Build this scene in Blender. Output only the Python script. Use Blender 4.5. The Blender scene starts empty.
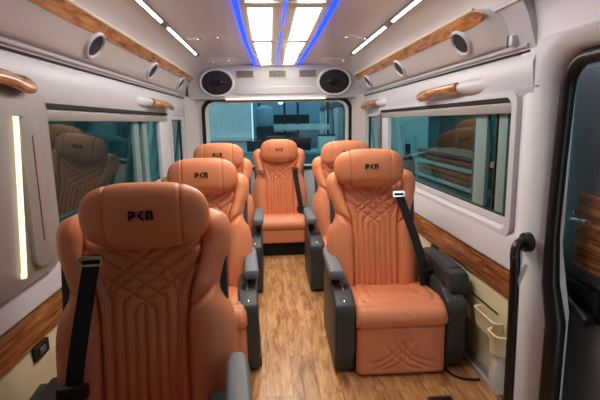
import bpy, bmesh, math, random
import numpy as np
from mathutils import Vector, Matrix, Euler
random.seed(4)
PI = math.pi
S = bpy.context.scene
COL = S.collection

# ------------------------------------------------------------------ materials
def lin(c):
    return tuple(((v / 255.0) / 12.92 if v / 255.0 <= 0.04045 else ((v / 255.0 + 0.055) / 1.055) ** 2.4) for v in c) + (1.0,)

def mat(name, rgb, rough=0.5, metal=0.0, bump=0.0, scale=200.0, var=0.0, spec=0.5, coat=0.0):
    m = bpy.data.materials.new(name); m.use_nodes = True
    nt = m.node_tree; b = nt.nodes['Principled BSDF']
    c = lin(rgb)
    b.inputs['Base Color'].default_value = c
    b.inputs['Roughness'].default_value = rough
    b.inputs['Metallic'].default_value = metal
    b.inputs['Specular IOR Level'].default_value = spec
    b.inputs['Coat Weight'].default_value = coat
    tc = nt.nodes.new('ShaderNodeTexCoord')
    n = nt.nodes.new('ShaderNodeTexNoise'); n.inputs['Scale'].default_value = scale
    n.inputs['Detail'].default_value = 3
    nt.links.new(tc.outputs['Object'], n.inputs['Vector'])
    if bump:
        bp = nt.nodes.new('ShaderNodeBump'); bp.inputs['Strength'].default_value = bump
        bp.inputs['Distance'].default_value = 0.001
        nt.links.new(n.outputs['Fac'], bp.inputs['Height']); nt.links.new(bp.outputs['Normal'], b.inputs['Normal'])
    if var:
        n2 = nt.nodes.new('ShaderNodeTexNoise'); n2.inputs['Scale'].default_value = 6; n2.inputs['Detail'].default_value = 4
        nt.links.new(tc.outputs['Object'], n2.inputs['Vector'])
        r = nt.nodes.new('ShaderNodeValToRGB')
        r.color_ramp.elements[0].color = tuple(v * (1 - var) for v in c[:3]) + (1,)
        r.color_ramp.elements[1].color = tuple(min(1, v * (1 + var)) for v in c[:3]) + (1,)
        r.color_ramp.elements[0].position = .3; r.color_ramp.elements[1].position = .7
        nt.links.new(n2.outputs['Fac'], r.inputs['Fac']); nt.links.new(r.outputs['Color'], b.inputs['Base Color'])
    return m

def wood(name, c1, c2, c3, rough=0.3, planks=False, stretch=(14, 1.2, 14), coat=0.3):
    m = bpy.data.materials.new(name); m.use_nodes = True
    nt = m.node_tree; N = nt.nodes; L = nt.links; b = N['Principled BSDF']
    tc = N.new('ShaderNodeTexCoord'); mp = N.new('ShaderNodeMapping'); mp.inputs['Scale'].default_value = stretch
    L.new(tc.outputs['Object'], mp.inputs['Vector'])
    n = N.new('ShaderNodeTexNoise'); n.inputs['Scale'].default_value = 1.6; n.inputs['Detail'].default_value = 9
    n.inputs['Roughness'].default_value = .62; n.inputs['Distortion'].default_value = 1.2
    r = N.new('ShaderNodeValToRGB'); cr = r.color_ramp
    cr.elements[0].position = .36; cr.elements[0].color = lin(c1); cr.elements[1].position = .64; cr.elements[1].color = lin(c3)
    e = cr.elements.new(.5); e.color = lin(c2)
    if planks:
        # per-plank offset, planks run along Y
        br = N.new('ShaderNodeTexBrick'); br.offset = .37; br.inputs['Scale'].default_value = 1
        br.inputs['Brick Width'].default_value = .95; br.inputs['Row Height'].default_value = .125
        br.inputs['Mortar Size'].default_value = .0012; br.inputs['Mortar Smooth'].default_value = .2; br.inputs['Bias'].default_value = 0
        br.inputs['Color1'].default_value = (0, 0, 0, 1); br.inputs['Color2'].default_value = (1, 1, 1, 1); br.inputs['Mortar'].default_value = (.5, .5, .5, 1)
        rot = N.new('ShaderNodeMapping'); rot.inputs['Rotation'].default_value = (0, 0, PI / 2)
        L.new(tc.outputs['Object'], rot.inputs['Vector']); L.new(rot.outputs['Vector'], br.inputs['Vector'])
        ad = N.new('ShaderNodeVectorMath'); ad.operation = 'MULTIPLY_ADD'
        ad.inputs[1].default_value = (7, 13, 5); L.new(br.outputs['Color'], ad.inputs[0]); L.new(mp.outputs['Vector'], ad.inputs[2])
        L.new(ad.outputs['Vector'], n.inputs['Vector'])
        mx = N.new('ShaderNodeMix'); mx.data_type = 'RGBA'; mx.blend_type = 'MULTIPLY'
        rr = N.new('ShaderNodeMapRange'); rr.inputs['To Min'].default_value = .86; rr.inputs['To Max'].default_value = 1.08
        L.new(br.outputs['Color'], rr.inputs['Value'])
        gap = N.new('ShaderNodeMapRange'); gap.inputs['To Min'].default_value = 1; gap.inputs['To Max'].default_value = .55
        L.new(br.outputs['Fac'], gap.inputs['Value'])
        mu = N.new('ShaderNodeMath'); mu.operation = 'MULTIPLY'; L.new(rr.outputs['Result'], mu.inputs[0]); L.new(gap.outputs['Result'], mu.inputs[1])
        mx.inputs['Factor'].default_value = 1
        L.new(r.outputs['Color'], mx.inputs[6]); L.new(mu.outputs['Value'], mx.inputs[7]); L.new(mx.outputs[2], b.inputs['Base Color'])
    else:
        L.new(mp.outputs['Vector'], n.inputs['Vector']); L.new(r.outputs['Color'], b.inputs['Base Color'])
    L.new(n.outputs['Fac'], r.inputs['Fac'])
    b.inputs['Roughness'].default_value = rough; b.inputs['Coat Weight'].default_value = coat; b.inputs['Coat Roughness'].default_value = .15
    return m

def emit(name, rgb, strength):
    m = bpy.data.materials.new(name); m.use_nodes = True
    nt = m.node_tree; b = nt.nodes['Principled BSDF']
    b.inputs['Base Color'].default_value = lin(rgb); b.inputs['Emission Color'].default_value = lin(rgb)
    b.inputs['Emission Strength'].default_value = strength
    return m

def glass(name, tint, ior=1.6, rough=.0):
    m = bpy.data.materials.new(name); m.use_nodes = True
    nt = m.node_tree; N = nt.nodes; L = nt.links; N.clear()
    o = N.new('ShaderNodeOutputMaterial'); mx = N.new('ShaderNodeMixShader'); fr = N.new('ShaderNodeFresnel'); fr.inputs['IOR'].default_value = ior
    t = N.new('ShaderNodeBsdfTransparent'); t.inputs['Color'].default_value = tint + (1,)
    g = N.new('ShaderNodeBsdfGlossy'); g.inputs['Roughness'].default_value = rough; g.inputs['Color'].default_value = (.66, .84, .78, 1)
    ge = N.new('ShaderNodeNewGeometry'); iv = N.new('ShaderNodeMath'); iv.operation = 'SUBTRACT'; iv.inputs[0].default_value = 1
    L.new(ge.outputs['Backfacing'], iv.inputs[1]); ml = N.new('ShaderNodeMath'); ml.operation = 'MULTIPLY'; L.new(iv.outputs[0], ml.inputs[0]); L.new(fr.outputs[0], ml.inputs[1])
    tm = N.new('ShaderNodeMix'); tm.data_type = 'RGBA'; tm.inputs[6].default_value = tint + (1,); tm.inputs[7].default_value = (1, 1, 1, 1); L.new(ge.outputs['Backfacing'], tm.inputs['Factor']); L.new(tm.outputs[2], t.inputs['Color'])
    L.new(ml.outputs[0], mx.inputs['Fac']); L.new(t.outputs[0], mx.inputs[1]); L.new(g.outputs[0], mx.inputs[2]); L.new(mx.outputs[0], o.inputs['Surface'])
    return m

M = dict(
    leather=mat('tan leather', (226, 143, 102), .46, bump=.35, scale=420, var=.05),
    shell=mat('charcoal leather', (62, 64, 70), .5, bump=.3, scale=400),
    console=mat('charcoal plastic', (58, 64, 68), .45, bump=.1, scale=500),
    arm=mat('slate armrest', (104, 110, 120), .5, bump=.25, scale=420),
    dark=mat('black plastic', (22, 22, 24), .4),
    rubber=mat('black rubber', (16, 16, 18), .35),
    belt=mat('black webbing', (17, 18, 22), .75, bump=.5, scale=700),
    chrome=mat('chrome', (215, 220, 225), .12, 1.0),
    logo=mat('gunmetal badge', (38, 38, 46), .3, .6),
    white=mat('white trim', (200, 202, 210), .38, bump=.08, scale=120),
    pillar=mat('white pillar trim', (234, 237, 246), .42, bump=.08, scale=120),
    ceil=mat('ceiling board', (234, 230, 228), .28, bump=.05, scale=60),
    duct=mat('duct panel', (200, 197, 197), .35, bump=.08, scale=120),
    cream=mat('cream panel', (228, 220, 184), .45, bump=.1, scale=160),
    greytrim=mat('grey trim', (150, 146, 144), .36, bump=.1, scale=160),
    metalgrey=mat('satin grey', (140, 138, 138), .3, .6),
    doorgrey=mat('door grey', (136, 140, 146), .5, bump=.15, scale=200),
    sash=mat('teal grey sash', (118, 146, 146), .4),
    black=mat('matt black', (10, 10, 12), .8),
    speaker=mat('speaker mesh', (28, 30, 42), .6, bump=.8, scale=600),
    netting=mat('pocket netting', (205, 203, 205), .7, bump=1.0, scale=300, var=.2),
    outwall=mat('outside wall', (150, 170, 175), .8, var=.06),
    outdark=mat('outside dark', (40, 52, 56), .7, var=.2),
    outground=mat('outside ground', (92, 100, 102), .8, var=.15),
    outpale=mat('outside pale', (205, 215, 216), .7, var=.05),
    outblue=mat('outside blue', (130, 165, 190), .6),
    outrust=mat('outside brown', (92, 66, 54), .7, var=.3),
    wood=wood('trim wood', (96, 52, 26), (150, 92, 48), (196, 136, 80), .25, stretch=(9, 1.6, 26)),
    handlewood=wood('handle wood', (140, 84, 42), (188, 128, 72), (214, 158, 100), .22, stretch=(20, 3, 20), coat=.6),
    floor=wood('plank floor', (146, 94, 56), (196, 144, 94), (218, 172, 124), .32, planks=True, stretch=(16, 2.2, 16), coat=.25),
    panel=emit('light panel', (255, 244, 220), 10.0),
    blue=emit('blue led', (4, 55, 255), 1.5),
    blueviolet=emit('violet led', (45, 75, 255), 1.5),
    strip=emit('led strip', (255, 246, 240), 5.0),
    glow=emit('pillar lamp', (255, 238, 200), .8),
    pinlamp=emit('reading led', (255, 240, 230), .8),
    flood=emit('flood lamp', (255, 255, 255), 8.0),
    glass=glass('tinted glass', (.08, .22, .215), 1.62),
    glass_right=glass('clear tinted glass', (.24, .50, .48), 1.5),
    rearglass=glass('rear tinted glass', (.22, .40, .44), 1.45),
)

# ------------------------------------------------------------------ helpers
def finish(name, bm, m, parent=None, smooth=True, angle=40, mats=None):
    bmesh.ops.recalc_face_normals(bm, faces=bm.faces)
    me = bpy.data.meshes.new(name); bm.to_mesh(me); bm.free()
    me.materials.append(m)
    if mats:
        for k in mats: me.materials.append(k)
    if smooth:
        me.polygons.foreach_set('use_smooth', [True] * len(me.polygons))
        me.set_sharp_from_angle(angle=math.radians(angle))
    o = bpy.data.objects.new(name, me); COL.objects.link(o)
    if parent: o.parent = parent
    return o

def box(bm, x0, x1, y0, y1, z0, z1, bev=0.0, seg=2, rot=None, piv=None):
    r = bmesh.ops.create_cube(bm, size=1)
    vs = r['verts']
    for v in vs:
        v.co = Vector(((x0 + x1) / 2 + v.co.x * (x1 - x0), (y0 + y1) / 2 + v.co.y * (y1 - y0), (z0 + z1) / 2 + v.co.z * (z1 - z0)))
    if bev:
        es = list({e for v in vs for e in v.link_edges})
        q = bmesh.ops.bevel(bm, geom=es, offset=bev, segments=seg, profile=.6, affect='EDGES')
        vs = list({v for f in q['faces'] for v in f.verts} | {v for v in vs if v.is_valid})
    if rot is not None:
        p = Vector(piv) if piv else Vector(((x0 + x1) / 2, (y0 + y1) / 2, (z0 + z1) / 2))
        bmesh.ops.rotate(bm, verts=vs, cent=p, matrix=Euler(rot).to_matrix())
    return vs

def loft(bm, rings, cap=True, closed=True):
    rs = [[bm.verts.new(p) for p in r] for r in rings]
    n = len(rs[0])
    for a, b in zip(rs, rs[1:]):
        for i in range(n if closed else n - 1):
            j = (i + 1) % n
            bm.faces.new((a[i], a[j], b[j], b[i]))
    if cap and closed:
        bm.faces.new(rs[0]); bm.faces.new(rs[-1])
    return rs

def prism(bm, pts, axis, a, b, bev=0.0, seg=2):
    """closed polygon pts (2D) extruded along axis from a to b"""
    def P(p, t):
        return {'X': (t, p[0], p[1]), 'Y': (p[0], t, p[1]), 'Z': (p[0], p[1], t)}[axis]
    rs = loft(bm, [[P(p, a) for p in pts], [P(p, b) for p in pts]])
    if bev:
        es = list({e for r in rs for v in r for e in v.link_edges})
        bmesh.ops.bevel(bm, geom=es, offset=bev, segments=seg, profile=.6, affect='EDGES')

def tube(bm, pts, r, n=12, cap=True, flat=1.0):
    pts = [Vector(p) for p in pts]; rings = []
    up = None
    for i, p in enumerate(pts):
        d = (pts[min(i + 1, len(pts) - 1)] - pts[max(i - 1, 0)]).normalized()
        if up is None:
            up = d.orthogonal().normalized()
        else:
            up = (up - d * up.dot(d)).normalized()
        s = d.cross(up)
        rr = r[i] if isinstance(r, (list, tuple)) else r
        rings.append([p + up * math.cos(2 * PI * k / n) * rr * flat + s * math.sin(2 * PI * k / n) * rr for k in range(n)])
    loft(bm, rings, cap)

def smoothpath(pts, k=6):
    P = [Vector(p) for p in pts]; out = []
    for i in range(len(P) - 1):
        p0 = P[max(i - 1, 0)]; p1 = P[i]; p2 = P[i + 1]; p3 = P[min(i + 2, len(P) - 1)]
        for j in range(k):
            t = j / k
            out.append(.5 * ((2 * p1) + (p2 - p0) * t + (2 * p0 - 5 * p1 + 4 * p2 - p3) * t * t + (3 * p1 - p0 - 3 * p2 + p3) * t ** 3))
    out.append(P[-1]); return out

def rrect(cx, cy, hw, hh, r, n=6):
    pts = []
    for (sx, sy, a0) in ((1, 1, 0), (-1, 1, PI / 2), (-1, -1, PI), (1, -1, 1.5 * PI)):
        for k in range(n + 1):
            a = a0 + PI / 2 * k / n
            pts.append((cx + sx * (hw - r) + r * math.cos(a), cy + sy * (hh - r) + r * math.sin(a)))
    return pts

def ring_prism(bm, outer, inner, axis, a, b):
    def P(p, t):
        return {'X': (t, p[0], p[1]), 'Y': (p[0], t, p[1]), 'Z': (p[0], p[1], t)}[axis]
    vs = [[bm.verts.new(P(p, t)) for p in q] for q, t in ((outer, a), (inner, a), (inner, b), (outer, b))]
    n = len(outer)
    for r in range(4):
        A = vs[r]; B = vs[(r + 1) % 4]
        for i in range(n):
            j = (i + 1) % n
            bm.faces.new((A[i], A[j], B[j], B[i]))

def window_ring(bm, y0, y1, z0, z1, wd, r, x0, x1, ri=None):
    ri = max(r - wd, .01) if ri is None else ri
    ring_prism(bm, rrect((y0 + y1) / 2, (z0 + z1) / 2, (y1 - y0) / 2, (z1 - z0) / 2, r),
               rrect((y0 + y1) / 2, (z0 + z1) / 2, (y1 - y0) / 2 - wd, (z1 - z0) / 2 - wd, ri), 'X', x0, x1)

def tag(o, label, cat, group=None, kind=None):
    if label: o['label'] = label
    if cat: o['category'] = cat
    if group: o['group'] = group
    if kind: o['kind'] = kind
    return o

def struct(name, bm, m, parent=None, **k):
    o = finish(name, bm, m, parent, **k)
    if not parent: o['kind'] = 'structure'
    return o

def thing(name, label, cat, loc=(0, 0, 0), group=None):
    o = bpy.data.objects.new(name, None); COL.objects.link(o); o.location = loc; o.empty_display_size = .05
    return tag(o, label, cat, group)

def B(): return bmesh.new()

def copy_tree(o, parent=None):
    c = o.copy(); COL.objects.link(c)
    if parent: c.parent = parent
    for ch in list(o.children): copy_tree(ch, c)
    return c

# ------------------------------------------------------------------ setting: shell
Y0, Y1 = -1.3, 4.95      # van interior, front to rear
b = B(); box(b, -1.02, 1.02, Y0, Y1 + .1, -.08, 0); struct('floor', b, M['floor'])

# ceiling: extruded arch
arch = [(-.86, 1.68), (-.85, 1.72), (-.82, 1.765), (-.76, 1.802), (-.68, 1.834), (-.58, 1.855), (-.35, 1.872), (0, 1.88)]
arch = arch + [(-x, z) for x, z in arch[-2::-1]]
yy = [Y0, 1, 2, 3, 3.9, 4.3, 4.6, 4.8, 5.0]
def drop(y): return 0 if y < 3.9 else .055 * ((y - 3.9) / .9) ** 1.6
b = B()
loft(b, [[(x, y, z - drop(y) * (1 if z > 1.7 else .3)) for x, z in arch] + [(1.06, y, 1.68), (1.06, y, 1.96), (-1.06, y, 1.96), (-1.06, y, 1.68)] for y in yy])
struct('ceiling', b, M['ceil'], angle=30)

def side_wall(s):
    """s=-1 left, +1 right.  y range of the fitted side wall"""
    ya = 1.70 if s > 0 else 1.10
    X = lambda v: s * v
    name = 'right' if s > 0 else 'left'
    bm = B()
    # upper band: window head -> seam -> behind the duct
    prof = [(X(.955), 1.315), (X(.935), 1.345), (X(.925), 1.46), (X(.94), 1.50), (X(.935), 1.515), (X(.925), 1.54), (X(.90), 1.62), (X(.87), 1.68), (X(.85), 1.73), (X(1.06), 1.75), (X(1.06), 1.315)]
    prism(bm, prof, 'Y', ya if s > 0 else Y0, Y1)
    # sill under windows
    prof = [(X(.952), .785), (X(.925), .745), (X(.915), .62), (X(.95), .60), (X(1.06), .6), (X(1.06), .785)]
    prism(bm, prof, 'Y', ya if s > 0 else Y0, Y1)
    # pillars between openings
    for (a, c) in (((3.95, 4.13), (4.72, Y1)) if s < 0 else ((4.02, 4.16), (4.70, Y1))):
        box(bm, min(X(.945), X(1.06)), max(X(.945), X(1.06)), a, c, .78, 1.32)
    if s < 0:
        box(bm, -1.06, -.95, Y0, 1.76, .78, 1.32)
    struct('wall_' + name, bm, M['white'], angle=35)
    # lower panel in cream
    bm = B()
    prof = [(X(.95), .605), (X(.93), .59), (X(.93), .47), (X(.925), .44), (X(.93), .34), (X(.955), .24), (X(.955), .0), (X(1.06), .0), (X(1.06), .605)]
    prism(bm, prof, 'Y', ya if s > 0 else Y0, Y1)
    o = finish('trim_1' if s < 0 else 'trim_2', bm, M['cream'], angle=30); o['kind'] = 'structure'
    # wood band
    bm = B()
    prof = [(X(.932), .602), (X(.917), .596), (X(.914), .54), (X(.92), .488), (X(.932), .482)]
    prism(bm, prof, 'Y', (ya + .02) if s > 0 else Y0, Y1 - .05)
    o = finish('trim_3' if s < 0 else 'trim_4', bm, M['wood'], angle=30); o['kind'] = 'structure'
    # black seam line over the handles
    bm = B()
    box(bm, min(X(.934), X(.955)), max(X(.934), X(.955)), 1.74 if s > 0 else Y0, 4.9, 1.499, 1.508)
    o = finish('trim_5' if s < 0 else 'trim_6', bm, M['black']); o['kind'] = 'structure'
    # piping bead above it
    bm = B()
    tube(bm, [(X(.928), 1.74 if s > 0 else Y0, 1.526), (X(.928), 4.85, 1.526)], .009, 8)
    o = finish('trim_7' if s < 0 else 'trim_8', bm, M['white']); o['kind'] = 'structure'
for s in (-1, 1): side_wall(s)

# skirting along the right wall: white bead + dark step
b = B(); prism(b, [(.965, 0), (.938, 0), (.936, .02), (.942, .05), (.965, .055)], 'Y', 1.62, 4.9); struct('baseboard_right', b, M['greytrim'])
b = B(); box(b, .922, .938, 1.62, 4.9, 0, .02, .003); struct('trim_9', b, M['white'])
b = B(); prism(b, [(-.955, 0), (-.90, 0), (-.897, .02), (-.91, .05), (-.955, .055)], 'Y', .2, 4.9); struct('baseboard_left', b, M['greytrim'])

# rear wall with window opening, and header bulkhead
def sect_y(y, outer, inner, y2, name, m):
    bm = B(); ring_prism(bm, outer, inner, 'Y', y, y2); return struct(name, bm, m)
outer = rrect(0.02, 1.0, 1.08, 1.0, .02)
inner = rrect(0.025, 1.12, .79, .375, .13)
b = B(); ring_prism(b, outer, inner, 'Y', 4.90, 5.02); struct('wall_rear', b, M['white'])
b = B()
ring_prism(b, rrect(0.025, 1.12, .80, .385, .13), rrect(0.025, 1.12, .765, .35, .11), 'Y', 4.885, 4.93)
wr = struct('window_5', b, M['black'])
b = B(); prism(b, rrect(0.025, 1.12, .775, .36, .12), 'Y', 4.955, 4.962); finish('window_pane', b, M['rearglass'], wr, smooth=False)
b = B(); ring_prism(b, rrect(0.025, 1.12, .765, .352, .11), rrect(0.025, 1.12, .735, .335, .1), 'Y', 4.90, 4.95); finish('window_frame', b, M['outpale'], wr)
# D pillars: rounded corner columns
for k, s in enumerate((-1, 1)):
    b = B(); pts = [(s * .80, 4.93), (s * .83, 4.87), (s * .90, 4.80), (s * .96, 4.76), (s * 1.02, 4.76), (s * 1.02, 4.99), (s * .8, 4.99)]
    prism(b, pts, 'Z', .02, 1.52); struct('trim_%d' % (10 + k), b, M['duct'], angle=50)

# ------------------------------------------------------------------ side windows
def side_window(n, s, y0, y1, zt=1.315, slider=None, zb=.785):
    X = lambda v: s * v
    a, c = sorted((X(.945), X(.985)))
    bm = B(); window_ring(bm, y0, y1, zb, zt, .028, .045, a, c)
    if slider: pass
    w = struct('window_%d' % n, bm, M['white'])
    a, c = sorted((X(.962), X(.982)))
    bm = B(); window_ring(bm, y0 + .024, y1 - .024, zb + .024, zt - .024, .016, .04, a, c); finish('gasket', bm, M['rubber'], w)
    a, c = sorted((X(.985), X(.990)))
    bm = B(); loft(bm, [[(X(1.014), y, zb + .005), (X(.970), y, zt - .01), (X(.974), y, zt - .01), (X(1.018), y, zb + .005)] for y in (y0 + .01, y1 - .01)]); finish('window_pane', bm, M['glass_right'] if s > 0 else M['glass'], w, smooth=False)
    return w
w = side_window(1, -1, 1.76, 3.95)
b = B()
for y, w_ in ((3.07, .16), (3.28, .15)): box(b, -.985, -.963, y, y + w_ * .75, .80, 1.30, .004)
finish('sliding_frame', b, M['sash'], w)
b = B(); box(b, -.965, -.935, 3.68, 3.93, .80, 1.30, .01); finish('end_panel', b, M['white'], w)
b = B(); box(b, -.958, -.93, 1.76, 3.95, 1.268, 1.312, .006); finish('head_rail', b, M['greytrim'], w)
w = side_window(2, 1, 1.80, 4.02)
b = B()
for y, w_ in ((1.925, .075), (2.11, .12)): box(b, .963, .985, y, y + w_, .80, 1.30, .004)
finish('sliding_frame', b, M['sash'], w)
b = B(); box(b, .966, .98, 2.02, 2.04, .82, 1.29, .003); finish('slider_seal', b, M['rubber'], w)
b = B(); box(b, .955, .968, 2.02, 2.045, 1.02, 1.05, .005); finish('window_latch', b, M['chrome'], w)
b = B(); box(b, .93, .96, 1.80, 4.0, 1.268, 1.312, .006); finish('head_rail', b, M['greytrim'], w)
b = B(); box(b, .93, .965, 3.80, 4.0, .80, 1.27, .008); finish('end_panel', b, M['white'], w)
b = B(); box(b, .915, .935, 4.03, 4.12, .8, 1.30, .006); finish('side_post', b, M['metalgrey'], w)
w = side_window(3, -1, 4.13, 4.72)
w = side_window(4, 1, 4.16, 4.70)
# arch moulding round the small left window
b = B(); window_ring(b, 4.06, 4.80, .6, 1.43, .035, .14, -.955, -.925); struct('trim_12', b, M['white'])
b = B(); box(b, -.95, -.93, 1.72, 3.96, 1.318, 1.337); struct('trim_13', b, M['black'])
b = B(); box(b, .93, .95, 1.82, 4.1, 1.318, 1.335); struct('trim_14', b, M['black'])
b = B(); ring_prism(b, rrect(2.95, 1.05, 1.16, .31, .06), rrect(2.95, 1.05, 1.12, .285, .05), 'X', .925, .95); struct('trim_15', b, M['white'])

b = B(); box(b, -1.06, 1.06, Y0 - .06, Y0, 0, 1.9); struct('wall_front', b, M['greytrim'])  # added out of view to keep world light off the front seat
b = B(); box(b, .955, 1.06, Y0, .35, 0, 1.48); struct('wall_right_front', b, M['greytrim'])  # added unseen panel, closes part of the door opening against daylight
# ------------------------------------------------------------------ right B pillar and door aperture
b = B()
# vertical pillar column (plan section lofted in z; bulges inwards low down)
def psec(z):
    lean = .0 if z > .75 else min(1, (.75 - z) / .25) * .045
    ye = 1.635 - lean * 1.6
    xi = .925 - lean * .15
    pts = [(xi + .026, 1.80), (xi + .016, 1.77), (xi + .010, 1.73), (xi + .012, ye + .055), (xi + .032, ye + .018), (xi + .075, ye), (1.06, ye), (1.06, 1.80)]
    return [(x, y, z) for x, y in pts]
loft(b, [psec(z) for z in (0.0, .2, .42, .5, .6, .68, .75, .85, 1.0, 1.36)])
# header over the door: curved block from roof to the aperture corner
def hdr(x, off):
    rr = .13 + off
    pts = [(1.80, 1.34), (1.80, 1.73), (Y0, 1.73), (Y0, 1.475 + off)]
    pts += [(1.505 + rr * math.cos(a), 1.345 + rr * math.sin(a)) for a in [PI / 2 - k * PI / 2 / 10 for k in range(11)]]
    return [(x, y, z) for y, z in pts]
loft(b, [hdr(.936, .065), hdr(.940, .055), hdr(.957, .02), hdr(1.0, .0), hdr(1.06, .0)])
# inner flare joining roof
loft(b, [[(.76, y, 1.83), (1.0, y, 1.83), (1.0, y, 1.54), (.936 + k, y, 1.54), (.934 + k, y, 1.58), (.925 + k, y, 1.63), (.91 + k, y, 1.68), (.87 + k, y, 1.73), (.82 + k, y, 1.765), (.76 + k, y, 1.80)] for y, k in ((1.88, .05), (1.84, .022), (1.80, .006), (1.74, 0), (1.6, 0), (1.2, 0), (.5, 0), (Y0, 0))])
struct('wall_front_right', b, M['pillar'], angle=60)
b = B(); box(b, .932, .965, 1.68, 1.775, 1.366, 1.370); struct('trim_16', b, M['white'])
# black rubber seal round the opening
b = B()
path = [(1.005, Y0, 1.452), (1.005, 1.0, 1.452), (1.005, 1.44, 1.452)] + [(1.005, 1.495 + .105 * math.sin(a), 1.347 + .105 * math.cos(a)) for a in [k * PI / 2 / 8 for k in range(1, 9)]] + \
       [(1.005, 1.612, 1.1), (1.0, 1.612, .8), (.99, 1.585, .62), (.985, 1.53, .48), (.985, 1.53, .2), (.985, 1.53, .0)]
tube(b, path, [.026] * (len(path) - 4) + [.032, .036, .036, .036], 12)
struct('trim_17', b, M['rubber'])

# ------------------------------------------------------------------ sliding door parked behind the aperture
d = thing('sliding_door', 'grey sliding door with wood inlay, seen through the opening at the far right', 'door', (1.23, 1.0, -.1))
def dp(bm, name, m, **k):
    o = finish(name, bm, m, d, **k); o.location = (-1.2, -1.0, .1); return o
b = B(); ring_prism(b, rrect(1.75, .72, .95, .82, .08), rrect(1.80, 1.05, .80, .36, .06), 'X', 1.14, 1.19); dp(b, 'door_panel', M['doorgrey'])
b = B(); box(b, 1.16, 1.166, 1.0, 2.6, .69, 1.41); dp(b, 'door_glass', M['glass'], smooth=False)
b = B(); box(b, 1.115, 1.15, 1.38, 1.755, .64, 1.44, .012); dp(b, 'inner_post', M['doorgrey'])
b = B(); box(b, 1.095, 1.14, 1.10, 1.665, .66, .96, .012); dp(b, 'wood_inlay', M['wood'])
b = B(); box(b, 1.09, 1.14, 1.52, 1.82, .50, .60, .02); tube(b, [(1.10, 1.70, .55), (1.06, 1.62, .53), (1.06, 1.50, .49)], .022, 10); dp(b, 'door_latch', M['dark'])
b = B(); box(b, 1.10, 1.145, 1.0, 1.95, -.05, .46, .03); dp(b, 'lower_pad', M['doorgrey'])
b = B(); box(b, 1.085, 1.12, 1.66, 1.675, .87, .885, .003); tube(b, [(1.09, 1.60, .85), (1.075, 1.66, .85)], .008, 8); dp(b, 'hinge_pin', M['chrome'])

# ------------------------------------------------------------------ left grey pillar panel
t = thing('pillar_panel', 'grey rounded pillar panel with a vertical light strip beside the front left window', 'wall panel', (-.95, 1.5, .7))
def tp(bm, name, m, **k):
    o = finish(name, bm, m, t, **k); o.location = (.95, -1.5, -.7); return o
def pill(y0, y1, z0, z1, r, xa, xb, bm):
    prism(bm, rrect((y0 + y1) / 2, (z0 + z1) / 2, (y1 - y0) / 2, (z1 - z0) / 2, r, 8), 'X', xa, xb, bev=.008)
b = B(); pill(1.10, 1.765, .725, 1.385, .07, -.953, -.898, b); tp(b, 'panel_body', M['greytrim'])
b = B(); pill(1.545, 1.675, .765, 1.285, .03, -.90, -.884, b); tp(b, 'raised_panel', M['greytrim'])
b = B(); tube(b, smoothpath([(-.892, 1.468, .775), (-.890, 1.474, .80), (-.890, 1.530, 1.24), (-.893, 1.535, 1.268)]), .0085, 8); tp(b, 'light_strip', M['glow'])
b = B(); box(b, -.886, -.881, 1.608, 1.613, .85, 1.22, .002); tp(b, 'red_seam', mat('red seam', (150, 84, 74), .4))

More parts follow.
